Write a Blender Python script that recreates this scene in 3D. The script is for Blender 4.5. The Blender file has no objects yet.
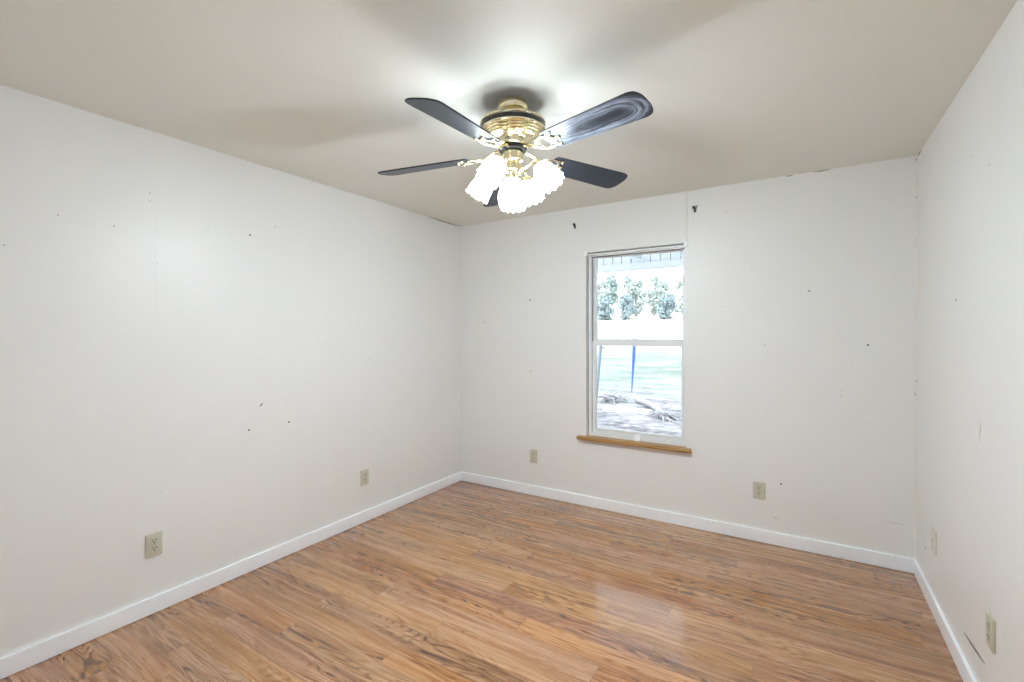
import bpy, bmesh, math, random
from mathutils import Vector, Matrix
C = bpy.context.scene
COL = C.collection
PI = math.pi
R = math.radians

# ------------------------------------------------------------------ camera
W, D, H = 3.3628, 3.75, 2.44            # room: x 0..W, y -D..0 (window wall at y = 0)
cd = bpy.data.cameras.new('camera')
cam = bpy.data.objects.new('camera', cd)
COL.objects.link(cam)
r_ = Vector((0.849327, 0.527859, -0.00284)); u_ = Vector((-0.00132, 0.007504, 0.999971)); f_ = Vector((-0.527865, 0.849299, -0.007071))
m = Matrix((r_, u_, -f_)).transposed().to_4x4()
m.translation = Vector((2.800864, -3.569327, 1.412166))
cam.matrix_world = m
cd.sensor_width = 36.0
cd.lens = 469.242 * 36 / 1024
cd.shift_y = -4.325 / 1024
cd.clip_start = 0.02
cd.clip_end = 400
C.camera = cam

# ------------------------------------------------------------------ sky, sun, exposure
wd = bpy.data.worlds.new('overcast_sky'); C.world = wd; wd.use_nodes = True
bg = wd.node_tree.nodes['Background']
bg.inputs[0].default_value = (0.86, 0.93, 1.0, 1); bg.inputs[1].default_value = 3.6
sd = bpy.data.lights.new('sun', 'SUN'); sd.energy = 3.0; sd.angle = R(12); sd.color = (1, .97, .92)
so = bpy.data.objects.new('sun', sd); COL.objects.link(so)
so.rotation_euler = (R(38), R(-18), 0)   # high, from behind the house
so.location = (1.6, -12, 14)
C.view_settings.view_transform = 'Standard'; C.view_settings.look = 'None'
C.view_settings.gamma = 1; C.view_settings.use_curve_mapping = False
C.view_settings.exposure = 0.0
C.cycles.use_denoising = True
C.cycles.max_bounces = 12; C.cycles.diffuse_bounces = 8; C.cycles.glossy_bounces = 5; C.cycles.transparent_max_bounces = 12
C.cycles.caustics_reflective = False; C.cycles.caustics_refractive = False
C.cycles.sample_clamp_indirect = 6.0
BULB = 885.0       # lamp bulbs
SHADE = 27.0      # glow of the frosted glass
random.seed(7)

# ------------------------------------------------------------------ helpers
def tag(o, label=None, cat=None, group=None, kind=None):
    if label: o['label'] = label
    if cat: o['category'] = cat
    if group: o['group'] = group
    if kind: o['kind'] = kind
    return o

def empty(name, loc=(0, 0, 0), rot=(0, 0, 0)):
    o = bpy.data.objects.new(name, None); COL.objects.link(o)
    o.location = loc; o.rotation_euler = rot; o.empty_display_size = .1
    return o

def obj(name, bm, mats, parent=None, smooth=None, loc=None, rot=None):
    """link a bmesh as ONE mesh object; smooth = auto-smooth angle in degrees"""
    me = bpy.data.meshes.new(name)
    bmesh.ops.recalc_face_normals(bm, faces=bm.faces[:])
    if smooth is not None:
        for f in bm.faces: f.smooth = True
        for e in bm.edges:
            if len(e.link_faces) == 2 and e.calc_face_angle(0) > R(smooth): e.smooth = False
    bm.to_mesh(me); bm.free()
    for mt in (mats if isinstance(mats, (list, tuple)) else [mats]): me.materials.append(mt)
    o = bpy.data.objects.new(name, me); COL.objects.link(o)
    if parent: o.parent = parent
    if loc: o.location = loc
    if rot: o.rotation_euler = rot
    return o

def box(bm, x0, x1, y0, y1, z0, z1, bev=0, mat=0, M=None):
    r = bmesh.ops.create_cube(bm, size=1)
    vs = r['verts']
    for v in vs:
        v.co = Vector(((x0 + x1) / 2 + v.co.x * (x1 - x0), (y0 + y1) / 2 + v.co.y * (y1 - y0), (z0 + z1) / 2 + v.co.z * (z1 - z0)))
        if M: v.co = M @ v.co
    fs = {f for v in vs for f in v.link_faces}
    for f in fs: f.material_index = mat
    if bev:
        es = list({e for v in vs for e in v.link_edges})
        bmesh.ops.bevel(bm, geom=es, offset=bev, segments=2, affect='EDGES', profile=.6)
    return bm

def lathe(bm, prof, seg=48, M=None, ruffle=None, mat=0):
    rings = []
    for i, (r, z) in enumerate(prof):
        ring = []
        if r < 1e-5:
            co = Vector((0, 0, z)); ring = [bm.verts.new(M @ co if M else co)]
        else:
            for k in range(seg):
                a = 2 * PI * k / seg
                rr, zz = (r, z) if not ruffle else ruffle(r, z, a, i / (len(prof) - 1))
                co = Vector((rr * math.cos(a), rr * math.sin(a), zz)); ring.append(bm.verts.new(M @ co if M else co))
        rings.append(ring)
    for a, b in zip(rings, rings[1:]):
        for k in range(seg):
            k2 = (k + 1) % seg
            if len(a) == 1 and len(b) == 1: break
            if len(a) == 1: f = bm.faces.new((a[0], b[k], b[k2]))
            elif len(b) == 1: f = bm.faces.new((a[k], b[0], a[k2]))
            else: f = bm.faces.new((a[k], b[k], b[k2], a[k2]))
            f.material_index = mat
    return bm

def tube(bm, pts, rad, seg=10, closed=False, flat=1.0, up=Vector((0, 0, 1))):
    pts = [Vector(p) for p in pts]; n = len(pts); rings = []
    for i, p in enumerate(pts):
        if closed: t = (pts[(i + 1) % n] - pts[i - 1])
        else: t = pts[min(i + 1, n - 1)] - pts[max(i - 1, 0)]
        t.normalize()
        s = t.cross(up)
        if s.length < 1e-4: s = t.cross(Vector((1, 0, 0)))
        s.normalize(); w = s.cross(t)
        rr = rad[i] if isinstance(rad, (list, tuple)) else rad
        rings.append([bm.verts.new(p + s * rr * math.cos(2 * PI * k / seg) + w * rr * flat * math.sin(2 * PI * k / seg)) for k in range(seg)])
    rng = range(n) if closed else range(n - 1)
    for i in rng:
        a, b = rings[i], rings[(i + 1) % n]
        for k in range(seg): bm.faces.new((a[k], a[(k + 1) % seg], b[(k + 1) % seg], b[k]))
    if not closed:
        bm.faces.new(rings[0][::-1]); bm.faces.new(rings[-1])
    return bm

def prism(bm, outline, z0, z1, M=None, mat=0):
    lo = [bm.verts.new(Vector((x, y, z0))) for x, y in outline]
    hi = [bm.verts.new(Vector((x, y, z1))) for x, y in outline]
    n = len(outline)
    bm.faces.new(lo[::-1]); bm.faces.new(hi)
    for i in range(n): bm.faces.new((lo[i], lo[(i + 1) % n], hi[(i + 1) % n], hi[i]))
    if M:
        for v in lo + hi: v.co = M @ v.co
    return bm

def smoothpath(pts, n=6):
    """Catmull-Rom"""
    P = [Vector(p) for p in pts]; P = [P[0] * 2 - P[1]] + P + [P[-1] * 2 - P[-2]]; out = []
    for i in range(1, len(P) - 2):
        for k in range(n):
            t = k / n
            out.append(.5 * ((2 * P[i]) + (P[i + 1] - P[i - 1]) * t + (2 * P[i - 1] - 5 * P[i] + 4 * P[i + 1] - P[i + 2]) * t * t + (3 * P[i] - P[i - 1] - 3 * P[i + 1] + P[i + 2]) * t ** 3))
    out.append(P[-2]); return out

# ------------------------------------------------------------------ materials
class N:
    def __init__(s, name):
        s.m = bpy.data.materials.new(name); s.m.use_nodes = True
        s.t = s.m.node_tree; s.p = s.t.nodes['Principled BSDF']; s.out = s.t.nodes['Material Output']
    def n(s, typ, **kw):
        nd = s.t.nodes.new(typ)
        for k, v in kw.items(): setattr(nd, k, v)
        return nd
    def l(s, a, b): s.t.links.new(a, b)
    def math(s, op, a, b=None, c=None):
        nd = s.n('ShaderNodeMath', operation=op)
        for i, v in enumerate((a, b, c)):
            if v is None: continue
            if isinstance(v, (int, float)): nd.inputs[i].default_value = v
            else: s.l(v, nd.inputs[i])
        return nd.outputs[0]
    def mix(s, fac, a, b, blend='MIX'):
        nd = s.n('ShaderNodeMix', data_type='RGBA', blend_type=blend)
        for v, i in ((fac, 0), (a, 6), (b, 7)):
            if isinstance(v, (int, float)): nd.inputs[i].default_value = v
            elif isinstance(v, tuple): nd.inputs[i].default_value = (*v, 1) if len(v) == 3 else v
            else: s.l(v, nd.inputs[i])
        return nd.outputs[2]
    def ramp(s, fac, stops, interp='LINEAR'):
        nd = s.n('ShaderNodeValToRGB'); cr = nd.color_ramp; cr.interpolation = interp
        while len(cr.elements) < len(stops): cr.elements.new(.5)
        for e, (p, c) in zip(cr.elements, stops): e.position = p; e.color = (*c, 1)
        s.l(fac, nd.inputs[0]); return nd.outputs[0]
    def noise(s, vec, scale, detail=3, rough=.5, dist=0):
        nd = s.n('ShaderNodeTexNoise'); nd.inputs['Scale'].default_value = scale
        nd.inputs['Detail'].default_value = detail; nd.inputs['Roughness'].default_value = rough; nd.inputs['Distortion'].default_value = dist
        if vec is not None: s.l(vec, nd.inputs['Vector'])
        return nd.outputs['Fac']
    def coord(s): return s.n('ShaderNodeTexCoord').outputs['Object']
    def bump(s, h, strength, dist=.001):
        nd = s.n('ShaderNodeBump'); nd.inputs['Strength'].default_value = strength; nd.inputs['Distance'].default_value = dist
        s.l(h, nd.inputs['Height']); s.l(nd.outputs[0], s.p.inputs['Normal'])

def simple(name, col, rough=.5, metal=0, spec=.5, vary=.06, scale=8, bump=0, bscale=300):
    g = N(name); v = g.coord()
    nz = g.noise(v, scale, 4)
    c = g.mix(nz, tuple(max(0, x * (1 - vary)) for x in col), tuple(min(1, x * (1 + vary)) for x in col))
    g.l(c, g.p.inputs['Base Color'])
    g.p.inputs['Roughness'].default_value = rough; g.p.inputs['Metallic'].default_value = metal
    g.p.inputs['Specular IOR Level'].default_value = spec
    if bump: g.bump(g.noise(v, bscale, 2), bump)
    return g.m

def paint(name, col, rough, bscale=140, bump=.25, vary=.02, spec=.4):
    g = N(name); v = g.coord()
    c = g.mix(g.noise(v, 1.3, 4), tuple(x * (1 - vary) for x in col), tuple(min(1, x * (1 + vary)) for x in col))
    g.l(c, g.p.inputs['Base Color'])
    rr = g.math('MULTIPLY_ADD', g.noise(v, 2.1, 3), .12, rough - .06)
    g.l(rr, g.p.inputs['Roughness']); g.p.inputs['Specular IOR Level'].default_value = spec
    h = g.math('ADD', g.noise(v, bscale, 2), g.math('MULTIPLY', g.noise(v, 9, 2), 1.5))
    g.bump(h, bump, .0012)
    return g.m

M_wall = paint('wall_paint', (.80, .805, .79), .38)
M_ceil = paint('ceiling_paint', (.785, .785, .725), .6, bscale=90, bump=.3, spec=.25)
M_base = paint('trim_paint', (.89, .93, .97), .35, bscale=60, bump=.06)
M_hole = simple('nail_hole_dark', (.10, .09, .07), .9)
M_scuff = simple('scuff_grey', (.50, .48, .43), .8)
M_crack = simple('joint_gap', (.24, .22, .17), .9)
M_caulk = paint('caulk_paint', (.78, .775, .73), .5, bscale=50, bump=.6)
M_brass = simple('polished_brass', (.93, .85, .58), .18, 1, vary=.04)
M_black = simple('black_enamel', (.018, .018, .020), .25)
M_alu = simple('white_aluminium', (.80, .825, .83), .38, .0, vary=.03)
M_aludk = simple('window_line_shadow', (.16, .17, .18), .6)  # dark tone of the jamb lines and the painted shadow at the window head
M_plate = simple('almond_plastic', (.56, .55, .44), .38, vary=.03)
M_white = simple('white_plastic', (.92, .93, .94), .4, vary=.02)
M_ivory = simple('ivory_plastic', (.70, .69, .63), .4, vary=.02)
M_slot = simple('socket_slot', (.03, .028, .02), .7)
M_screw = simple('screw_steel', (.5, .47, .38), .35, .8)
M_hook = simple('black_iron', (.012, .012, .014), .45)
M_hookpin = simple('steel_pin', (.62, .63, .64), .3, 1)

def mat_glow(name, col, strength):
    g = N(name)
    g.p.inputs['Base Color'].default_value = (.9, .9, .88, 1); g.p.inputs['Roughness'].default_value = .45
    nz = g.noise(g.coord(), 60, 2)
    g.l(g.mix(nz, tuple(x * .96 for x in col), col), g.p.inputs['Emission Color'])
    g.p.inputs['Emission Strength'].default_value = strength
    return g.m
M_shade = mat_glow('lit_frosted_glass', (.82, .92, 1.0), SHADE)
M_bulb = mat_glow('lit_bulb', (.82, .92, 1.0), BULB)

def mat_glass():
    g = N('window_glass'); t = g.t; t.nodes.remove(g.p)
    tr = g.n('ShaderNodeBsdfTransparent'); tr.inputs[0].default_value = (.96, .98, .98, 1)
    gl = g.n('ShaderNodeBsdfGlossy'); gl.inputs['Roughness'].default_value = .02
    fr = g.n('ShaderNodeFresnel'); fr.inputs[0].default_value = 1.45
    mx = g.n('ShaderNodeMixShader'); g.l(fr.outputs[0], mx.inputs[0]); g.l(tr.outputs[0], mx.inputs[1]); g.l(gl.outputs[0], mx.inputs[2])
    g.l(mx.outputs[0], g.out.inputs[0]); return g.m
M_glass = mat_glass()

def mat_floor():
    g = N('oak_laminate'); v = g.coord()
    sp = g.n('ShaderNodeSeparateXYZ'); g.l(v, sp.inputs[0]); x, y = sp.outputs[0], sp.outputs[1]
    PW, PL = .121, 1.22
    yr = g.math('DIVIDE', g.math('ADD', y, 10.03), PW); row = g.math('FLOOR', yr); fy = g.math('SUBTRACT', yr, row)
    wn = g.n('ShaderNodeTexWhiteNoise', noise_dimensions='1D'); g.l(row, wn.inputs['W'])
    xr = g.math('ADD', g.math('DIVIDE', g.math('ADD', x, 10), PL), g.math('MULTIPLY', wn.outputs[0], 5.0))
    col = g.math('FLOOR', xr); fx = g.math('SUBTRACT', xr, col)
    cv = g.n('ShaderNodeCombineXYZ'); g.l(row, cv.inputs[0]); g.l(col, cv.inputs[1])
    w2 = g.n('ShaderNodeTexWhiteNoise', noise_dimensions='3D'); g.l(cv.outputs[0], w2.inputs['Vector'])
    cell = w2.outputs['Value']
    ss = g.n('ShaderNodeSeparateColor'); g.l(w2.outputs['Color'], ss.inputs[0])
    # grain coordinates, own offset in every plank, gently wandering along it
    wv = g.n('ShaderNodeCombineXYZ'); g.l(g.math('MULTIPLY', x, 2.3), wv.inputs[0]); g.l(g.math('MULTIPLY', y, 7.0), wv.inputs[1]); g.l(g.math('MULTIPLY', cell, 91.0), wv.inputs[2])
    yw = g.math('ADD', y, g.math('MULTIPLY', g.math('SUBTRACT', g.noise(wv.outputs[0], 1, 3, .5), .5), .055))
    def gv(sx, sy, yy=None):
        c = g.n('ShaderNodeCombineXYZ')
        g.l(g.math('MULTIPLY', x, sx), c.inputs[0]); g.l(g.math('MULTIPLY', yw if yy is None else yy, sy), c.inputs[1]); g.l(g.math('MULTIPLY', cell, 37.0), c.inputs[2])
        return c.outputs[0]
    field = g.noise(gv(1.0, 7.5, y), 1.0, 2.5, .42, .4)
    rings = g.math('SINE', g.math('MULTIPLY', field, 170.0))
    rings = g.math('SUBTRACT', 1.0, g.math('POWER', g.math('MULTIPLY_ADD', rings, .5, .5), 2.2))
    amp = g.noise(gv(1.1, 6.0, y), 1.3, 2)                     # where the cathedral figure shows
    ampm = g.n('ShaderNodeMapRange'); g.l(amp, ampm.inputs[0]); ampm.inputs[1].default_value = .42; ampm.inputs[2].default_value = .60
    streak = g.noise(gv(1.5, 44.0), 1.0, 6, .66, .5)
    fine = g.noise(gv(9, 170.0), 1.0, 3, .6)
    broad = g.noise(gv(1.1, 9.0), 1.0, 2, .5)
    t = g.math('ADD', g.math('MULTIPLY_ADD', streak, .74, -.06), g.math('MULTIPLY', broad, .30))
    t = g.math('ADD', t, g.math('MULTIPLY', fine, .26))
    rg = g.math('MULTIPLY', g.math('SUBTRACT', rings, .62), g.math('MULTIPLY_ADD', ampm.outputs[0], .17, .05))
    t = g.math('ADD', t, rg)
    t = g.math('ADD', t, g.math('MULTIPLY', g.math('SUBTRACT', cell, .5), .10))
    t = g.math('MULTIPLY_ADD', t, 1.5, -.29)
    c = g.ramp(t, [(.28, (.110, .035, .008)), (.40, (.188, .071, .021)), (.50, (.272, .118, .043)), (.61, (.352, .170, .073)), (.80, (.47, .258, .130))])
    # knots / dark flecks
    fl = g.noise(gv(4.5, 46.0), 1.0, 2, .5)
    fm = g.n('ShaderNodeMapRange'); g.l(fl, fm.inputs[0]); fm.inputs[1].default_value = .72; fm.inputs[2].default_value = .86
    c = g.mix(g.math('MULTIPLY', fm.outputs[0], .5), c, (.15, .07, .025))
    hue = g.n('ShaderNodeHueSaturation'); g.l(c, hue.inputs['Color'])
    g.l(g.math('MULTIPLY_ADD', ss.outputs[1], .012, .494), hue.inputs['Hue']); g.l(g.math('MULTIPLY_ADD', ss.outputs[2], .16, .98), hue.inputs['Saturation'])
    c = hue.outputs[0]
    # seams
    ey = g.math('MINIMUM', fy, g.math('SUBTRACT', 1.0, fy)); ex = g.math('MINIMUM', fx, g.math('SUBTRACT', 1.0, fx))
    sy = g.math('LESS_THAN', g.math('MULTIPLY', ey, PW), .0007); sx = g.math('LESS_THAN', g.math('MULTIPLY', ex, PL), .0014)
    seam = g.math('MAXIMUM', g.math('MULTIPLY', sy, .45), g.math('MULTIPLY', sx, .6))
    c = g.mix(seam, c, (.09, .05, .028))
    g.l(c, g.p.inputs['Base Color'])
    g.l(g.math('MULTIPLY_ADD', streak, .10, .22), g.p.inputs['Roughness'])
    g.p.inputs['Specular IOR Level'].default_value = .3
    g.p.inputs['Coat Weight'].default_value = 1.0; g.p.inputs['Coat IOR'].default_value = 1.62; g.p.inputs['Coat Roughness'].default_value = .17
    g.bump(g.math('SUBTRACT', t, seam), .06, .0008)
    return g.m
M_floor = mat_floor()

def mat_wood(name, a, b, along=0, rough=.4, sc=1):
    g = N(name); v = g.coord(); mp = g.n('ShaderNodeMapping')
    s = [34 * sc] * 3; s[along] = 1.6 * sc; mp.inputs['Scale'].default_value = s; g.l(v, mp.inputs[0])
    nz = g.noise(mp.outputs[0], 1, 5, .6, .4)
    g.l(g.ramp(nz, [(.3, a), (.7, b)]), g.p.inputs['Base Color']); g.p.inputs['Roughness'].default_value = rough
    return g.m
M_sill = mat_wood('varnished_oak', (.24, .11, .03), (.66, .38, .12), rough=.34)

def mat_blade(name, dusty):
    g = N(name); v = g.coord()
    mp = g.n('ShaderNodeMapping'); mp.inputs['Scale'].default_value = (1.4, 22, 1); g.l(v, mp.inputs[0])
    nz = g.noise(mp.outputs[0], 1.5, 4, .6, .5)
    c = g.mix(nz, (.012, .016, .022), (.034, .042, .055))
    if dusty:       # wiped dust: long strokes turning round near the tip
        sp = g.n('ShaderNodeSeparateXYZ'); g.l(v, sp.inputs[0])
        dx = g.math('MULTIPLY', g.math('MAXIMUM', g.math('SUBTRACT', sp.outputs[0], .545), -9), 1.0)
        dxn = g.math('MULTIPLY', g.math('MINIMUM', dx, 0.0), .13); dxp = g.math('MAXIMUM', dx, 0.0)
        dd = g.math('ADD', dxn, g.math('MULTIPLY', dxp, .62))
        wob = g.math('MULTIPLY', g.math('SUBTRACT', g.noise(v, 11, 4, .6), .5), .022)
        rad = g.math('SQRT', g.math('ADD', g.math('MULTIPLY', dd, dd), g.math('MULTIPLY', sp.outputs[1], sp.outputs[1])))
        rad = g.math('ADD', rad, wob)
        cs = g.n('ShaderNodeCombineXYZ'); g.l(g.math('MULTIPLY', rad, 120), cs.inputs[0]); g.l(g.math('MULTIPLY', sp.outputs[0], 5), cs.inputs[1]); g.l(g.math('MULTIPLY', sp.outputs[1], 8), cs.inputs[2])
        sm = g.n('ShaderNodeMapRange'); g.l(g.noise(cs.outputs[0], 1, 4, .6), sm.inputs[0]); sm.inputs[1].default_value = .36; sm.inputs[2].default_value = .72
        st = sm.outputs[0]
        k = g.n('ShaderNodeMapRange'); g.l(rad, k.inputs[0]); k.inputs[1].default_value = .012; k.inputs[2].default_value = .045
        k2 = g.n('ShaderNodeMapRange'); g.l(rad, k2.inputs[0]); k2.inputs[1].default_value = .085; k2.inputs[2].default_value = .062
        f = g.math('MULTIPLY', g.math('MULTIPLY', st, k.outputs[0]), k2.outputs[0])
        f = g.math('MULTIPLY', f, g.math('MULTIPLY_ADD', g.noise(v, 14, 3), 1.8, .5))
        c = g.mix(g.math('MINIMUM', f, 1.0), c, (.31, .36, .45))
    g.l(c, g.p.inputs['Base Color'])
    g.l(g.math('MULTIPLY_ADD', nz, .12, .30), g.p.inputs['Roughness']); g.p.inputs['Specular IOR Level'].default_value = .35
    return g.m
M_blade = mat_blade('black_blade', False)
M_blade_d = mat_blade('black_blade_wiped', True)

# ------------------------------------------------------------------ room shell
def mark(bm, plane, a, z, r, mat=1, sx=1.0):
    """a nail hole / spot: small disc flush on a wall. plane = 'L','B','R'"""
    n = 8; vs = []
    for k in range(n):
        q = 2 * PI * k / n; da, dz = r * sx * math.cos(q), r * math.sin(q)
        if plane == 'L': co = (.0005, a + da, z + dz)
        elif plane == 'B': co = (a + da, -.0005, z + dz)
        else: co = (W - .0005, a + da, z + dz)
        vs.append(bm.verts.new(co))
    f = bm.faces.new(vs); f.material_index = mat

def strip(bm, plane, pts, w, mat):
    """thin line on a wall following pts (a,z)"""
    P = [Vector((a, z)) for a, z in pts]; L = []; Q = []
    for i, p in enumerate(P):
        t = (P[min(i + 1, len(P) - 1)] - P[max(i - 1, 0)]).normalized(); n = Vector((-t.y, t.x))
        ww = w * (.35 if i in (0, len(P) - 1) else 1)
        L.append(p + n * ww / 2); Q.append(p - n * ww / 2)
    def c3(p): return {'L': (.0006, p.x, p.y), 'B': (p.x, -.0006, p.y), 'R': (W - .0006, p.x, p.y)}[plane]
    A = [bm.verts.new(c3(p)) for p in L]; B = [bm.verts.new(c3(p)) for p in Q]
    for i in range(len(P) - 1):
        f = bm.faces.new((A[i], A[i + 1], B[i + 1], B[i])); f.material_index = mat

WM = [M_wall, M_hole, M_scuff, M_crack]
T = .12
# left wall
bm = bmesh.new(); box(bm, -T, 0, -D - T, T, -.02, H + .02)
for y, z, r in [(-2.015, 2.002, .006), (-1.859, 2.08, .004), (-2.518, 2.125, .004), (-2.518, 2.085, .0035), (-2.863, 1.941, .004), (-2.664, 1.931, .0045), (-2.489, 1.944, .003), (-2.49, 1.776, .0035), (-1.786, .991, .003), (-1.774, .848, .006), (-2.029, .842, .006), (-1.496, 1.356, .004), (-1.11, 1.22, .004), (-2.485, .604, .003), (-2.247, 1.983, .003), (-1.104, 2.087, .004), (-3.029, 1.782, .004), (-.62, 1.74, .003)]:
    mark(bm, 'L', y, z, r, 1 if r > .0045 else 2)
strip(bm, 'L', [(-1.962, .972), (-1.955, .981), (-1.946, .994)], .008, 1)
strip(bm, 'L', [(-1.859, 2.073), (-1.859, 2.08), (-1.858, 2.092)], .006, 2)
for i, (a, b) in enumerate([(-.43, -.012)]):
    strip(bm, 'L', [(a, H - .003), ((a + b) / 2, H - .0035), (b, H - .004)], .009 if i == 0 else .005, 3)
box(bm, -.001, .0009, -2.497, -2.491, 1.25, 2.22)      # taped sheet joint
tag(obj('wall_left', bm, WM), kind='structure')

# window wall with opening
OX0, OX1, OZ0, OZ1 = 1.294, 2.075, .572, 2.066
bm = bmesh.new()
def ring_wall(bm, x0, x1, z0, z1, y0, y1):
    o = [(x0, z0), (x1, z0), (x1, z1), (x0, z1)]; i = [(OX0, OZ0), (OX1, OZ0), (OX1, OZ1), (OX0, OZ1)]
    V = {}
    for nm, P in (('o', o), ('i', i)):
        for yy in (y0, y1): V[nm, yy] = [bm.verts.new((a, yy, b)) for a, b in P]
    for k in range(4):
        k2 = (k + 1) % 4
        for yy in (y0, y1): bm.faces.new((V['o', yy][k], V['o', yy][k2], V['i', yy][k2], V['i', yy][k]))
        for nm in 'oi': bm.faces.new((V[nm, y0][k], V[nm, y0][k2], V[nm, y1][k2], V[nm, y1][k]))
ring_wall(bm, 0, W, -.02, H + .02, 0, T)
for x, z, r in [(.769, 1.703, .0075), (.078, 1.522, .005), (.288, 1.518, .005), (.388, 1.315, .004), (.571, 1.065, .004), (.634, 1.068, .003), (.777, 1.083, .005), (2.502, 1.844, .004), (2.83, 1.679, .005), (2.786, 1.668, .003), (2.321, 1.592, .004), (2.581, 1.329, .004), (3.134, 1.335, .006), (2.999, 1.015, .004), (3.005, 1.047, .003), (2.675, .41, .006), (2.347, 2.252, .004), (3.055, 1.223, .003), (3.315, .045, .006), (1.20, 2.235, .003), (2.12, 2.18, .003), (2.128, 2.21, .003)]:
    mark(bm, 'B', x, z, r, 1 if r > .0045 else 2)
strip(bm, 'B', [(.561, 1.295), (.561, 1.317), (.562, 1.335)], .006, 2)
strip(bm, 'B', [(2.625, .185), (2.64, .178), (2.66, .18)], .006, 2)
strip(bm, 'B', [(3.23, .278), (3.27, .276), (3.315, .270)], .003, 2)
for a, b in [(2.70, 2.74), (2.85, 2.94)]:
    strip(bm, 'B', [(a, H - .003), ((a + b) / 2, H - .004), (b, H - .003)], .007, 3)
tag(obj('wall_back', bm, WM), kind='structure')

# right wall
bm = bmesh.new(); box(bm, W, W + T, -D - T, T, -.02, H + .02)
for y, z, r in [(-.819, 1.552, .006), (-.91, 1.53, .005), (-1.251, 2.006, .005), (-1.039, 2.105, .004), (-.245, .245, .006)]:
    mark(bm, 'R', y, z, r, 1 if r > .0055 else 2)
strip(bm, 'R', [(-.957, .178), (-1.05, .186), (-1.14, .196), (-1.22, .204)], .009, 1)
strip(bm, 'R', [(-1.166, 1.075), (-1.158, 1.045), (-1.146, 1.0)], .010, 2)
strip(bm, 'R', [(-.20, .31), (-.215, .28), (-.225, .25)], .005, 2)
strip(bm, 'R', [(-.10, H - .004), (-.05, H - .005), (-.012, H - .006)], .012, 3)
tag(obj('wall_right', bm, WM), kind='structure')

# wall behind the photographer with a closed door
bm = bmesh.new(); box(bm, 0, W, -D - T, -D, -.02, H + .02)
tag(obj('wall_front', bm, [M_wall]), kind='structure')
d = tag(empty('door_1', (1.75, -D, 0)), kind='structure')
bm = bmesh.new(); box(bm, -.40, .40, 0, .012, .01, 2.03, .002)
for z0, z1 in ((.15, .95), (1.1, 1.9)):
    for x0, x1 in ((-.31, -.04), (.04, .31)): box(bm, x0, x1, .010, .018, z0, z1, .004)
obj('door_panel', bm, M_base, d)
bm = bmesh.new(); box(bm, -.47, -.41, 0, .016, 0, 2.11, .002); box(bm, .41, .47, 0, .016, 0, 2.11, .002); box(bm, -.41, .41, 0, .016, 2.04, 2.11, .002)
obj('door_casing', bm, M_base, d)
bm = bmesh.new(); lathe(bm, [(0, 0), (.03, 0), (.03, .006), (.012, .01), (.012, .035), (.026, .045), (.028, .056), (.018, .066), (0, .068)], 24, Matrix.Translation((-.34, .012, .95)) @ Matrix.Rotation(-PI / 2, 4, 'X'))
obj('door_knob', bm, M_brass, d, 40)

bm = bmesh.new(); box(bm, -T, W + T, -D - T, T, -.08, 0); tag(obj('floor', bm, M_floor), kind='structure')
bm = bmesh.new(); box(bm, -T, W + T, -D - T, T, H, H + .08); tag(obj('ceiling', bm, M_ceil), kind='structure')

# baseboards, flat boards with an eased top edge
BT, BH = .014, .085
def baseboard(name, x0, x1, y0, y1):
    bm = bmesh.new(); box(bm, x0, x1, y0, y1, .002, BH, .0025); return tag(obj(name, bm, M_base), kind='structure')
baseboard('baseboard_left', 0, BT, -D, 0)
baseboard('baseboard_back', BT, W - BT, -BT, 0)
baseboard('baseboard_right', W - BT, W, -D, 0)
bm = bmesh.new(); box(bm, BT, 1.27, -D, -D + BT, .002, BH, .0025); box(bm, 2.23, W - BT, -D, -D + BT, .002, BH, .0025)
tag(obj('baseboard_front', bm, M_base), kind='structure')

# rough caulk beads in the corners and the joint above the window
def bead(name, x, sx, n, wid, spots):
    bm = bmesh.new(); rnd = random.Random(n); prev = None
    for i in range(n + 1):
        z = BH + (H - BH) * i / n; a = wid * rnd.uniform(.55, 1.25); b = wid * rnd.uniform(.5, 1.2)
        row = [bm.verts.new((x + sx * a, -.0004, z)), bm.verts.new((x + sx * a * .45, -b * .45, z)), bm.verts.new((x + sx * .0004, -b, z))]
        if prev:
            for k in range(2):
                f = bm.faces.new((prev[k], prev[k + 1], row[k + 1], row[k])); f.material_index = 1 if (spots and rnd.random() < spots) else 0
        prev = row
    return tag(obj(name, bm, [M_caulk, M_scuff]), kind='structure')
bead('trim_1', W, -1, 150, .013, .012)
bead('trim_2', 0, 1, 60, .006, 0)
bm = bmesh.new(); tube(bm, [(2.081, 0, OZ1 + .012), (2.081, 0, H)], .0035, 8); tag(obj('trim_3', bm, M_caulk, smooth=60), kind='structure')

# ------------------------------------------------------------------ window
w1 = tag(empty('window_1', (OX0, 0, OZ0)), kind='structure')
WW, WH = OX1 - OX0, OZ1 - OZ0
bm = bmesh.new(); Y0, Y1 = .042, .105
box(bm, 0, .030, Y0, Y1, 0, WH, .002); box(bm, WW - .020, WW, Y0, Y1, 0, WH, .002)
box(bm, .030, WW - .020, Y0, Y1, WH - .030, WH, .002); box(bm, .030, WW - .020, Y0, Y1, 0, .026, .002)
box(bm, .001, WW - .001, Y0 - .016, Y0 + .004, WH - .020, WH - .006, .002)         # lip of the head
obj('window_frame', bm, M_alu, w1)
bm = bmesh.new()                                                                     # dark lines of the jambs; at the head, gap shadow built as dark strips
box(bm, .0, .004, Y0 - .004, Y0 - .0005, 0, WH); box(bm, .030, .0345, Y0 + .012, Y0 + .016, .026, WH - .03); box(bm, .004, WW - .004, Y0 - .004, Y0 - .0005, WH - .005, WH - .0005)
box(bm, .030, WW - .02, Y0 + .004, Y0 + .008, WH - .035, WH - .0305)  # shadow beneath the head, put in as a dark strip
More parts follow.
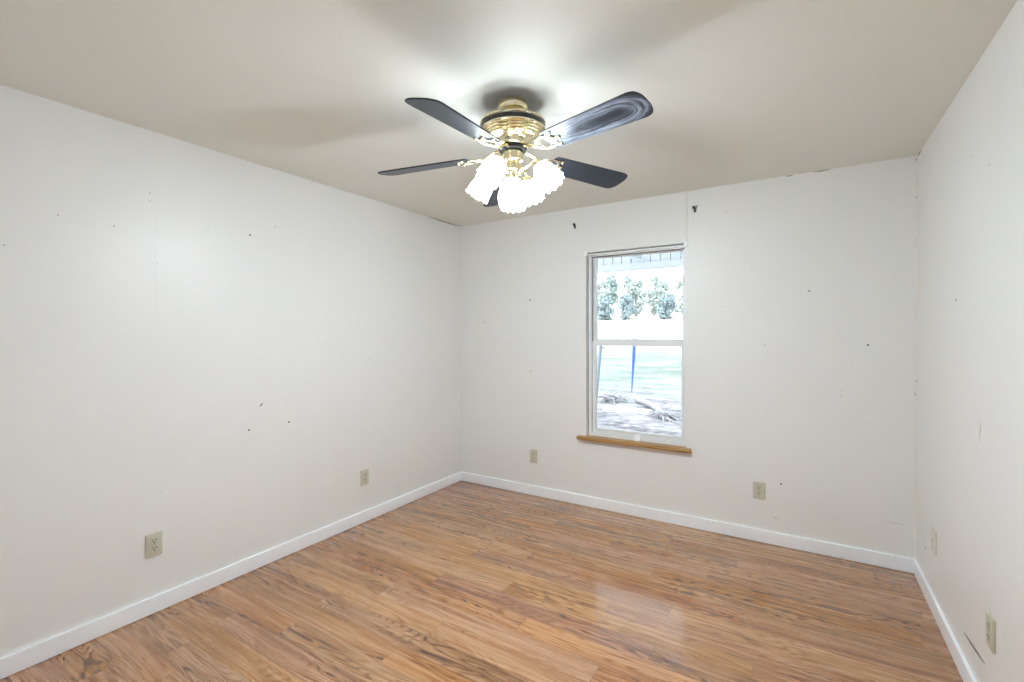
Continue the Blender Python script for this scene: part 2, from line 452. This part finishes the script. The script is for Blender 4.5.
obj('jamb_line_head_shadow', bm, M_aludk, w1)
MR = 1.345 - OZ0
up = bm = bmesh.new()
x0, x1, ya, yb = .034, WW - .022, .080, .100
box(bm, x0, x0 + .028, ya, yb, MR - .01, WH - .031, .002); box(bm, x1 - .018, x1, ya, yb, MR - .01, WH - .031, .002)
box(bm, x0 + .028, x1 - .018, ya, yb, WH - .042, WH - .031, .002); box(bm, x0 + .028, x1 - .018, ya, yb, MR - .012, MR + .018, .002)
us = obj('upper_sash', bm, M_alu, w1)
bm = bmesh.new(); box(bm, x0 + .022, x1 - .014, .088, .092, MR + .012, WH - .036); obj('pane', bm, M_glass, us)
bm = bmesh.new(); ya, yb = .050, .074
box(bm, x0, x0 + .030, ya, yb, .027, MR, .002); box(bm, x1 - .022, x1, ya, yb, .027, MR, .002)
box(bm, x0 + .030, x1 - .022, ya - .008, yb, MR - .034, MR + .006, .003); box(bm, x0 + .030, x1 - .022, ya, yb, .027, .068, .003)
box(bm, x0 + .01, x1 - .01, ya - .006, ya + .002, .056, .064, .002)                  # lift rail
ls = obj('lower_sash', bm, M_alu, w1)
bm = bmesh.new(); box(bm, x0 + .026, x1 - .018, .060, .064, .062, MR - .028); obj('pane', bm, M_glass, ls)
for cx in (1.585 - OX0, 1.842 - OX0):
    bm = bmesh.new(); box(bm, cx - .024, cx + .020, .056, .074, MR + .0055, MR + .011, .002); box(bm, cx + .008, cx + .022, .050, .066, MR + .010, MR + .020, .003)
    obj('sash_latch', bm, M_white, ls)
bm = bmesh.new(); box(bm, .388, .436, .026, .051, .0025, .046, .004); box(bm, .395, .429, .018, .030, .0025, .012, .002); box(bm, .402, .422, .022, .028, .024, .041, .002)
obj('sash_stop', bm, M_white, w1)
for bx_ in (.004, WW + .002):
    bm = bmesh.new(); box(bm, bx_ - .015, bx_ + .012, -.012, -.0005, WH - .028, WH + .010, .003); box(bm, bx_ - .010, bx_ + .008, -.020, -.011, WH - .020, WH - .002, .002)
    obj('blind_bracket', bm, M_white, w1)
# oak stool with rounded nose and horns
bm = bmesh.new()
prof = [(-.030, -.026), (-.044, -.024), (-.049, -.014), (-.046, -.004), (-.038, .0005)]
def stool(bm, xa, xb, prof, ye, zt, zb):
    P = [(ye, zb)] + prof + [(ye, zt)]
    A = [bm.verts.new((xa, y, z)) for y, z in P]; B = [bm.verts.new((xb, y, z)) for y, z in P]; n = len(P)
    bm.faces.new(A); bm.faces.new(B[::-1])
    for i in range(n): bm.faces.new((A[i], A[(i + 1) % n], B[(i + 1) % n], B[i]))
stool(bm, 1.228 - OX0, 2.108 - OX0, prof, -.0005, .0012, -.026)
box(bm, .001, WW - .001, -.001, Y0 - .001, -.0015, .0012)
obj('window_sill', bm, M_sill, w1)

# ------------------------------------------------------------------ socket plates
def plate_base(name, loc, rotz, label, cat='outlet', group=None):
    return tag(empty(name, loc, (0, 0, rotz)), label, cat, group)
# local frame: +y out of the wall, x across, z up
def plate(root, w=.071, h=.113, t=.010, mat=None):
    bm = bmesh.new(); box(bm, -w / 2, w / 2, 0, t, -h / 2, h / 2, .0028); return obj('cover_plate', bm, mat or M_plate, root, 35)
def receptacle(root, z):
    bm = bmesh.new(); n = 20; o = []
    for k in range(n):
        a = 2 * PI * k / n; o.append((.0172 * math.cos(a), max(-.0145, min(.0145, .0172 * math.sin(a)))))
    prism(bm, o, .009, .0117, Matrix.Translation((0, 0, z)) @ Matrix(((1, 0, 0, 0), (0, 0, 1, 0), (0, 1, 0, 0), (0, 0, 0, 1))))
    r = obj('receptacle', bm, M_plate, root)
    for x, hh in ((-.0065, .0085), (.0065, .007)):
        bm = bmesh.new(); box(bm, x - .0021, x + .0021, .0109, .0120, z + .0045 - hh / 2, z + .0045 + hh / 2); obj('slot', bm, M_slot, r)
    bm = bmesh.new(); lathe(bm, [(0, .0120), (.0036, .0120), (.0036, .0109)], 12, Matrix.Translation((0, 0, z - .0075)) @ Matrix(((1, 0, 0, 0), (0, 0, 1, 0), (0, 1, 0, 0), (0, 0, 0, 1)))); obj('slot', bm, M_slot, r)
def screw(root, z, y=.0035):
    bm = bmesh.new(); lathe(bm, [(0, .0078), (.002, .0077), (.0034, .0064), (.0034, .005)], 12, Matrix.Translation((0, y, z)) @ Matrix(((1, 0, 0, 0), (0, 0, 1, 0), (0, 1, 0, 0), (0, 0, 0, 1)))); obj('screw', bm, M_screw, root, 40)
def outlet(loc, rotz, label):
    t = plate_base('wall_outlet', loc, rotz, label, group='electrical outlets low on the walls')
    plate(t); receptacle(t, .0195); receptacle(t, -.0195); screw(t, 0); return t
outlet((0, -2.515, .347), -PI / 2, 'almond duplex outlet low on the left wall, nearest the camera')
outlet((0, -1.172, .336), -PI / 2, 'almond duplex outlet low on the left wall, nearer the far corner')
outlet((.804, 0, .344), PI, 'almond outlet low on the window wall, left of the window')
outlet((2.546, 0, .348), PI, 'almond duplex outlet low on the window wall, right of the window')
outlet((W, -1.300, .363), PI / 2, 'almond duplex outlet on the right wall beside the dark scratch')
t = plate_base('cable_plate', (W, -.445, .360), PI / 2, 'off-white cover plate with one dark hole on the right wall near the corner', 'wall plate')
plate(t, .090, .114, .007, M_ivory)
bm = bmesh.new(); lathe(bm, [(0, .0072), (.0055, .0072), (.0075, .006), (.0075, .004)], 16, Matrix.Translation((.012, 0, -.003)) @ Matrix(((1, 0, 0, 0), (0, 0, 1, 0), (0, 1, 0, 0), (0, 0, 0, 1)))); obj('cable_hole', bm, M_slot, t, 40)
screw(t, .042, 0); screw(t, -.042, 0)

# ------------------------------------------------------------------ curtain hooks over the window
def hook(loc, label, pin):
    t = tag(empty('curtain_hook', loc), label, 'hook', 'black hooks above the window'); t.scale = (1.3,) * 3
    bm = bmesh.new(); box(bm, -.013, .002, -.004, 0, -.004, .012, .0015); box(bm, -.004, .006, -.004, 0, -.024, .004, .0015)
    obj('back_plate', bm, M_hook, t)
    bm = bmesh.new(); tube(bm, smoothpath([(0, -.002, .004), (.003, -.018, .003), (.005, -.026, -.004), (.006, -.024, -.014), (.006, -.017, -.019)], 5), .0035, 8); obj('prong', bm, M_hook, t, 60)
    if pin:
        bm = bmesh.new(); tube(bm, [(.004, 0, .003), (.012, -.012, .006), (.017, -.018, .009)], .003, 8); obj('pin', bm, M_hookpin, t, 60)['label'] = 'bare steel pin'
hook((1.197, 0, 2.304), 'small black iron hook above the window at its upper left corner', False)
hook((2.134, 0, 2.310), 'small black iron hook with a steel pin, right of the vertical seam above the window', True)

# ------------------------------------------------------------------ ceiling fan
FC = Vector((1.695, -1.778, 0))
fan = tag(empty('ceiling_fan', (FC.x, FC.y, H)), 'polished brass ceiling fan with five black blades and five lit glass shades', 'ceiling fan')
z_ = lambda z: z - H
def flathe(name, prof, mat, parent=fan, seg=56, smooth=28):
    bm = bmesh.new(); lathe(bm, [(r, z_(z)) for r, z in prof], seg); return obj(name, bm, mat, parent, smooth)
flathe('canopy', [(0, H), (.066, H), (.069, H - .006), (.069, 2.418), (.064, 2.404), (.052, 2.396), (.040, 2.392), (.022, 2.388), (.022, 2.350), (0, 2.350)], M_brass)
mh = flathe('motor_housing', [(0, 2.366), (.05, 2.366), (.100, 2.362), (.136, 2.356), (.146, 2.350), (.149, 2.345), (.147, 2.341), (.143, 2.339),
    (.143, 2.317), (.147, 2.315), (.148, 2.311), (.144, 2.307), (.137, 2.306), (.139, 2.302), (.136, 2.298), (.128, 2.297), (.130, 2.293), (.127, 2.289), (.118, 2.288), (.120, 2.284), (.117, 2.280), (.106, 2.277),
    (.090, 2.273), (.082, 2.266), (.079, 2.255), (.074, 2.246), (.062, 2.240), (0, 2.240)], M_brass)
flathe('vent_band', [(.1425, 2.3385), (.1450, 2.337), (.1450, 2.319), (.1425, 2.3175)], M_black, mh)['label'] = 'black band round the motor'
flathe('flywheel', [(0, 2.241), (.060, 2.241), (.064, 2.238), (.064, 2.226), (.060, 2.223), (0, 2.223)], M_black)['label'] = 'black disc under the motor'
flathe('switch_housing', [(0, 2.224), (.040, 2.224), (.046, 2.220), (.047, 2.205), (.047, 2.186), (.044, 2.180), (.036, 2.175), (0, 2.175)], M_brass)
flathe('light_fitter', [(0, 2.176), (.030, 2.176), (.033, 2.171), (.033, 2.160), (.038, 2.156), (.040, 2.148), (.038, 2.138), (.030, 2.132), (.026, 2.124), (.030, 2.116), (.030, 2.104), (.027, 2.096), (0, 2.096)], M_brass)

# blades: local x along the blade, pitched about it
BZ = 2.214
def blade_outline():
    L0, L1 = .205, .668; up_, n = [], 18
    def hw(x):
        t = (x - L0) / (L1 - L0); return .060 + .013 * min(1, t * 1.15)
    pts = [(L0, -hw(L0) + .010), (L0 + .010, -hw(L0))]
    for i in range(1, 12): x = L0 + .01 + (L1 - .044 - L0 - .01) * i / 11; pts.append((x, -hw(x)))
    for i in range(1, 13):
        a = -PI / 2 + PI * i / 13; ex = 2.7
        c, s = math.cos(a), math.sin(a)
        pts.append((L1 - .044 + .044 * abs(c) ** (2 / ex), hw(L1) * math.copysign(abs(s) ** (2 / ex), s)))
    for i in range(11, 0, -1): x = L0 + .01 + (L1 - .044 - L0 - .01) * i / 11; pts.append((x, hw(x)))
    pts += [(L0 + .010, hw(L0)), (L0, hw(L0) - .010)]
    return pts
BA = [(-14, 2.214), (64, 2.200), (131, 2.165), (195, 2.191), (274, 2.169)]      # heading and tip height of each blade
def make_blade(dusty):
    bm = bmesh.new(); prism(bm, blade_outline(), -.003, .003)
    bmesh.ops.bevel(bm, geom=[e for e in bm.edges if abs(e.verts[0].co.z - e.verts[1].co.z) < 1e-6], offset=.0012, segments=1, affect='EDGES')
    return obj('blade', bm, M_blade_d if dusty else M_blade, fan, 40)
def arm_mesh():
    """blade iron: stem from the flywheel, pierced oval, three-lobed plate under the blade (same local frame as the blade)"""
    bm = bmesh.new()
    tube(bm, smoothpath([(.052, 0, .020), (.080, 0, .019), (.108, 0, .008), (.130, 0, -.004), (.148, 0, -.008)], 5), .0105, 10, flat=.55)
    ov = [(.196 + .050 * math.cos(2 * PI * k / 36), (.038 + .008 * math.cos(2 * PI * k / 36)) * math.sin(2 * PI * k / 36), -.0075) for k in range(36)]
    tube(bm, ov, .0062, 8, closed=True, flat=.6)
    for s in (-1, 1):
        tube(bm, smoothpath([(.150, s * .004, -.008), (.160, s * .020, -.008), (.172, s * .016, -.008), (.170, s * .008, -.008)], 4), .0036, 8, flat=.7)
        tube(bm, smoothpath([(.226, s * .030, -.007), (.240, s * .040, -.007), (.256, s * .041, -.007)], 4), .0075, 8, flat=.45)
    tube(bm, [(.240, 0, -.007), (.256, 0, -.007), (.272, 0, -.007)], .009, 8, flat=.45)
    for x, y in ((.250, .039), (.250, -.039), (.264, 0)):
        lathe(bm, [(0, -.014), (.004, -.0135), (.006, -.011), (.006, -.003)], 10, Matrix.Translation((x, y, 0)))
    return bm
a0 = obj('blade_arm', arm_mesh(), M_brass, fan, 50)
b0 = None
for i, (ang, tipz) in enumerate(BA):
    if i == 0: arm, bl = a0, make_blade(True)
    else:
        arm = a0.copy(); COL.objects.link(arm)
        if i == 1: b0 = make_blade(False); bl = b0
        else: bl = b0.copy(); COL.objects.link(bl)
    # +y side of each blade hangs lower
    q = Matrix.Translation((0, 0, z_(BZ))) @ Matrix.Rotation(R(ang), 4, 'Z') @ Matrix.Rotation(-math.atan((tipz - BZ) / .668), 4, 'Y') @ Matrix.Rotation(R(-13), 4, 'X')
    arm.parent = fan; bl.parent = fan; arm.matrix_local = q; bl.matrix_local = q
bl0 = next(c for c in fan.children if c.name == 'blade'); bl0['label'] = 'black blade with wiped dust swirls, pointing at the right wall'

# four light arms with ruffled glass shades, and one shade hanging straight down in the middle
SA = [2, 92, 182, 272]
TILT = 38          # degrees the shade axis is swung out from straight down
def shade_mesh(prof, lobes):
    bm = bmesh.new()
    def ruf(r, z, a, t):
        k = max(0, (t - .55) / .45); f = math.cos(a * lobes)
        return r * (1 + .05 * k * f + .012 * math.cos(a * 2 * lobes) * t), z + .004 * k * f
    lathe(bm, prof, 80, ruffle=ruf)
    return bm
TULIP = [(.019, 0), (.026, .003), (.035, .012), (.043, .028), (.0485, .047), (.051, .065), (.052, .082), (.0525, .096), (.055, .108)]
ROUND = [(.022, 0), (.032, .006), (.046, .022), (.058, .043), (.0645, .066), (.066, .088), (.0635, .108), (.057, .120), (.053, .128), (.052, .135)]
BULBP = [(0, .014), (.012, .016), (.013, .040), (.018, .056), (.026, .074), (.029, .090), (.026, .105), (.016, .115), (0, .118)]
def shade(q, prof, lobes):
    s = obj('glass_shade', shade_mesh(prof, lobes), M_shade, fan, 60); s.matrix_local = q
    md = s.modifiers.new('thickness', 'SOLIDIFY'); md.thickness = .0025; md.offset = -1
    bm = bmesh.new(); lathe(bm, BULBP, 24); obj('bulb', bm, M_bulb, s, 60)
    return s
def light_unit(ang):
    """everything in the frame of one light: local x outward"""
    q = Matrix.Rotation(R(ang), 4, 'Z') @ Matrix.Translation((0, 0, z_(0)))
    nx, nz = .121, 2.150                                  # top of the holder
    A = smoothpath([(.030, 0, 2.146), (.055, 0, 2.140), (.080, 0, 2.150), (.098, 0, 2.166), (.112, 0, 2.170), (.122, 0, 2.160), (.123, 0, 2.148)], 6)
    bm = bmesh.new(); tube(bm, A, .0055, 10); o = obj('lamp_arm', bm, M_brass, fan, 60); o.matrix_local = q
    ax = Matrix.Translation((nx, 0, nz)) @ Matrix.Rotation(R(180 - TILT), 4, 'Y')   # local +z goes out and down
    bm = bmesh.new(); lathe(bm, [(0, -.004), (.010, -.004), (.020, .002), (.026, .010), (.028, .020), (.026, .024), (.023, .022)], 28); h = obj('lamp_holder', bm, M_brass, fan, 40); h.matrix_local = q @ ax
    shade(q @ ax @ Matrix.Translation((0, 0, .014)), TULIP, 10)
for a in SA: light_unit(a)
shade(Matrix.Translation((0, 0, z_(2.104))) @ Matrix.Rotation(PI, 4, 'Y'), ROUND, 12)['label'] = 'rounder central glass shade pointing straight down'

# ------------------------------------------------------------------ outside
def mat_ground():
    g = N('yard_ground'); v = g.coord()
    n1 = g.noise(v, .55, 5, .6); n2 = g.noise(v, 4.5, 5, .65); n3 = g.noise(v, 22, 4, .6)
    mp = g.n('ShaderNodeMapping'); mp.inputs['Scale'].default_value = (.35, 1.2, 1); g.l(v, mp.inputs[0])
    n4 = g.noise(mp.outputs[0], 1.2, 5, .65, .5)
    dirt = g.ramp(g.math('ADD', g.math('MULTIPLY', n2, .55), g.math('MULTIPLY', n4, .5)), [(.40, (.07, .068, .08)), (.47, (.15, .147, .163)), (.54, (.24, .236, .255)), (.64, (.38, .375, .395))])
    grass = g.ramp(g.math('ADD', g.math('MULTIPLY', n4, .7), g.math('MULTIPLY', n2, .3)), [(.40, (.15, .195, .17)), (.62, (.33, .355, .33))])
    sp = g.n('ShaderNodeSeparateXYZ'); g.l(v, sp.inputs[0])
    far = g.n('ShaderNodeMapRange'); g.l(g.math('ADD', sp.outputs[1], g.math('MULTIPLY', g.math('SUBTRACT', n1, .5), 12)), far.inputs[0]); far.inputs[1].default_value = 9; far.inputs[2].default_value = 14
    dry = g.n('ShaderNodeMapRange'); g.l(g.math('ADD', sp.outputs[1], g.math('MULTIPLY', n1, 3)), dry.inputs[0]); dry.inputs[1].default_value = 22; dry.inputs[2].default_value = 27
    c = g.mix(far.outputs[0], dirt, grass)
    c = g.mix(dry.outputs[0], c, g.ramp(n4, [(.3, (.42, .42, .36)), (.7, (.62, .61, .54))]))
    g.l(c, g.p.inputs['Base Color']); g.p.inputs['Roughness'].default_value = .95
    g.bump(g.math('ADD', n2, n3), .6, .05)
    return g.m
def gz(x, y):
    s = max(0, y - 12); base = -.6 + .118 * s * (s / (s + 2))
    return min(base, 3.15 + .02 * y * 0) + .035 * math.sin(x * 1.7 + y * .9) * math.cos(y * 1.3 - x * .4) * (1 if y > 1.5 else 0)
bm = bmesh.new(); NX, NY = 70, 90; g_ = []
for j in range(NY + 1):
    y = .14 + (75 - .14) * (j / NY) ** 1.6
    g_.append([bm.verts.new((-45 + 70 * i / NX, y, gz(-45 + 70 * i / NX, y))) for i in range(NX + 1)])
for j in range(NY):
    for i in range(NX): bm.faces.new((g_[j][i], g_[j][i + 1], g_[j + 1][i + 1], g_[j + 1][i]))
tag(obj('ground', bm, mat_ground(), smooth=60), kind='structure')

# porch roof over the window, a skirt of upright boards and a beam along its edge
M_porch = simple('porch_white', (.69, .72, .75), .6, vary=.05)
M_groove = simple('porch_groove', (.24, .27, .31), .8)
pr = tag(empty('porch_roof', (0, .13, 0)), 'pale porch roof edge of upright boards over a beam outside the window', 'porch roof')
y1 = 2.50
bm = bmesh.new(); x = -3.0; rn = random.Random(2)
while x < 6.5:
    w = .128; box(bm, x + .004, x + w - .004, y1 - .022 + rn.uniform(-.003, .003), y1, 2.345, 2.78, .002); x += w
obj('skirt_boards', bm, M_porch, pr)
bm = bmesh.new(); box(bm, -3, 6.5, y1, y1 + .02, 2.345, 2.78); obj('skirt_backing', bm, M_groove, pr)
bm = bmesh.new(); vs = [(-3, 0, 2.95), (6.5, 0, 2.95), (6.5, y1 + .2, 2.78), (-3, y1 + .2, 2.78)]
lo = [bm.verts.new(v) for v in vs]; hi = [bm.verts.new((a, b, c + .05)) for a, b, c in vs]; bm.faces.new(lo[::-1]); bm.faces.new(hi)
for i in range(4): bm.faces.new((lo[i], lo[(i + 1) % 4], hi[(i + 1) % 4], hi[i]))
obj('roof_deck', bm, M_porch, pr)
bm = bmesh.new(); box(bm, -3, 6.5, y1 - .05, y1 + .04, 2.255, 2.345, .004); obj('edge_beam', bm, M_porch, pr)
bm = bmesh.new(); tube(bm, [(.66, y1 - .05, 2.50), (1.02, y1 - .05, 2.36)], .022, 4); obj('brace', bm, M_porch, pr)
for px in (-2.6, 6.2):
    bm = bmesh.new(); box(bm, px - .05, px + .05, y1 - .05, y1 + .04, -.62, 2.255, .004); obj('porch_post', bm, M_porch, pr)

# blue stake and leaning steel rod in the yard
M_blue = simple('blue_cloth', (.05, .13, .48), .7)
bx, by = -2.18, 12.16; b0z = gz(bx, by)
bm = bmesh.new(); tube(bm, [(0, 0, -.05), (.03, 0, .5), (.07, 0, 1.1), (.09, 0, 1.55), (.10, 0, 1.84)], [.022, .045, .075, .09, .09], 10, flat=.6); bmesh.ops.triangulate(bm, faces=[f for f in bm.faces if len(f.verts) > 4])
tag(obj('blue_post', bm, M_blue, smooth=50, loc=(bx, by, b0z)), 'blue tapering post standing in the yard outside the window', 'post')
bm = bmesh.new(); tube(bm, [(0, 0, -.05), (.10, -.02, .9), (.20, -.04, 1.86)], .032, 8); tube(bm, [(.17, -.02, 1.68), (.27, -.05, 1.72)], .012, 6)
tag(obj('metal_stake', bm, simple('grey_steel', (.24, .28, .33), .5, .4), smooth=50, loc=(-1.0, 5.81, gz(-1.0, 5.81))), 'grey leaning metal stake close outside the left edge of the window', 'stake')

M_log = mat_wood('weathered_wood', (.24, .24, .26), (.44, .43, .46), rough=.9, sc=.4)
M_slab = simple('pale_concrete', (.62, .62, .62), .9)
bm = bmesh.new(); prism(bm, [(-.62, -.16), (-.1, -.22), (.55, -.12), (.62, .08), (.1, .2), (-.5, .14)], -.04, .09)
tag(obj('concrete_slab', bm, M_slab, loc=(-1.0, 8.13, gz(-1, 8.13))), 'pale flat slab lying on the bare ground outside the window', 'slab')
bm = bmesh.new(); tube(bm, smoothpath([(-1.27, 9.77, gz(-1.27, 9.77) + .08), (-.7, 9.0, gz(-.7, 9) + .10), (-.15, 8.13, gz(-.15, 8.13) + .07)], 5), .07, 9)
tag(obj('log', bm, M_log, smooth=60), 'long grey log lying aslant across the yard, right of the pale slab', 'log')
rnd = random.Random(4)
def brush(name, c, n, s, label):
    bm = bmesh.new()
    for _ in range(n):
        a = rnd.uniform(0, PI); l = s * rnd.uniform(.3, .9); p = Vector((rnd.gauss(0, s * .25), rnd.gauss(0, s * .25), rnd.uniform(.02, s * .45)))
        d = Vector((math.cos(a), math.sin(a), rnd.uniform(-.3, .45))) * l
        tube(bm, [p - d, p + Vector((0, 0, .03)), p + d], rnd.uniform(.008, .022), 5)
    tag(obj(name, bm, M_log, loc=(c[0], c[1], gz(*c))), label, 'brush pile')
brush('brush_pile', (.02, 7.75), 46, .34, 'heap of grey twigs in the yard at the lower right of the window')
brush('brush_pile', (-2.0, 9.6), 34, .42, 'low heap of grey twigs left of the pale slab in the yard')

# trees along the rise
def leafmat(n, a, b):
    g = N(n); v = g.coord(); g.l(g.mix(g.noise(v, 1.2, 4), a, b), g.p.inputs['Base Color']); g.p.inputs['Roughness'].default_value = .8; return g.m
M_leaf = [leafmat('leaf_green', (.29, .38, .37), (.43, .51, .49)), leafmat('leaf_pale', (.41, .48, .45), (.54, .59, .56)), leafmat('leaf_dark', (.27, .35, .38), (.40, .48, .51))]
M_bark = mat_wood('bark', (.30, .29, .28), (.42, .40, .39), along=2, rough=.95, sc=.1)
def tree(x, y, h, wd, mi, label, seed):
    rn = random.Random(seed); z0 = gz(x, y)
    t = tag(empty('tree', (x, y, z0 - .05)), label, 'tree', 'trees along the rise beyond the yard')
    bm = bmesh.new(); tube(bm, smoothpath([(0, 0, 0), (rn.uniform(-.1, .1), 0, h * .3), (rn.uniform(-.25, .25), rn.uniform(-.2, .2), h * .7)], 4), [.16, .15, .14, .13, .12, .10, .08, .06, .05][:9], 8)
    obj('trunk', bm, M_bark, t, 60)
    bm = bmesh.new(); lobes = []; lo_ = .10 if h < 3 else .16
    for k in range(15):
        zz = h * (lo_ + (.90 - lo_) * k / 14); rr = wd * math.sin(PI * (.18 + .72 * (k / 14))) * .8
        a = rn.uniform(0, 2 * PI); lobes.append((Vector((math.cos(a) * rr * .55, math.sin(a) * rr * .62, zz)), .34 * wd * rn.uniform(.7, 1.2)))
    for _ in range(1500):
        c, r = rn.choice(lobes); d = Vector((rn.gauss(0, 1), rn.gauss(0, 1), rn.gauss(0, 1))).normalized(); p = c + d * r * rn.uniform(.55, 1.1)
        if p.z < .2: p.z = .2
        u = Vector((rn.gauss(0, 1), rn.gauss(0, 1), rn.gauss(0, 1))).normalized(); w = d.cross(u).normalized(); s = rn.uniform(.09, .19)
        vs = [bm.verts.new(p + q) for q in (u * s, w * s * .6, -u * s, -w * s * .6)]; bm.faces.new(vs)
    obj('foliage', bm, M_leaf[mi], t)
spots = [(-21.6, 46.5, 5.0, 1.6, 1, 'pale green tree farthest left on the rise'), (-18.6, 46.5, 4.6, 1.6, 0, 'mid green bushy tree second from the left on the rise'),
         (-15.6, 46.5, 4.9, 1.6, 0, 'mid green tree seen at the left edge of the window'), (-12.6, 46.5, 4.4, 1.6, 1, 'pale tree behind the left half of the upper pane'),
         (-9.6, 46.5, 3.9, 1.6, 1, 'pale round tree in the middle of the tree line'), (-6.6, 46.5, 4.7, 1.6, 0, 'mid green tree behind the right half of the upper pane'),
         (-3.6, 46.5, 5.0, 1.6, 0, 'mid green tree second from the right on the rise'), (-.6, 46.5, 4.6, 1.6, 1, 'pale tree farthest right on the rise'),
         (-14.6, 42.3, 2.1, 1.25, 2, 'low dark bush in front of the tree line at the left edge of the window'), (-12.2, 42.3, 2.4, 1.25, 2, 'low dark bush before the pale tree, second from the left'),
         (-8.4, 42.3, 2.3, 1.25, 2, 'low dark bush right of the gap in the bushes'), (-6.0, 42.3, 2.7, 1.25, 2, 'tallest dark bush, at the right edge of the window'),
         (-21.6, 51.8, 5.6, 1.75, 1, 'tall pale tree at the left end of the rear row'), (-18.4, 51.8, 5.2, 1.75, 1, 'pale tree second from the left in the rear row'),
         (-15.2, 51.8, 5.3, 1.75, 0, 'mid green tree of the rear row, between the two left front trees'), (-12.0, 51.8, 5.4, 1.75, 1, 'pale tree of the rear row, just left of the middle'),
         (-8.8, 51.8, 5.0, 1.75, 1, 'pale tree of the rear row, just right of the middle'), (-5.6, 51.8, 5.5, 1.75, 0, 'mid green tree of the rear row, at the right edge of the window'),
         (-2.4, 51.8, 5.2, 1.75, 1, 'pale tree at the right end of the rear row')]
for i, (x, y, h, wd, mi, lb) in enumerate(spots): tree(x, y, h, wd, mi, lb, 30 + i)
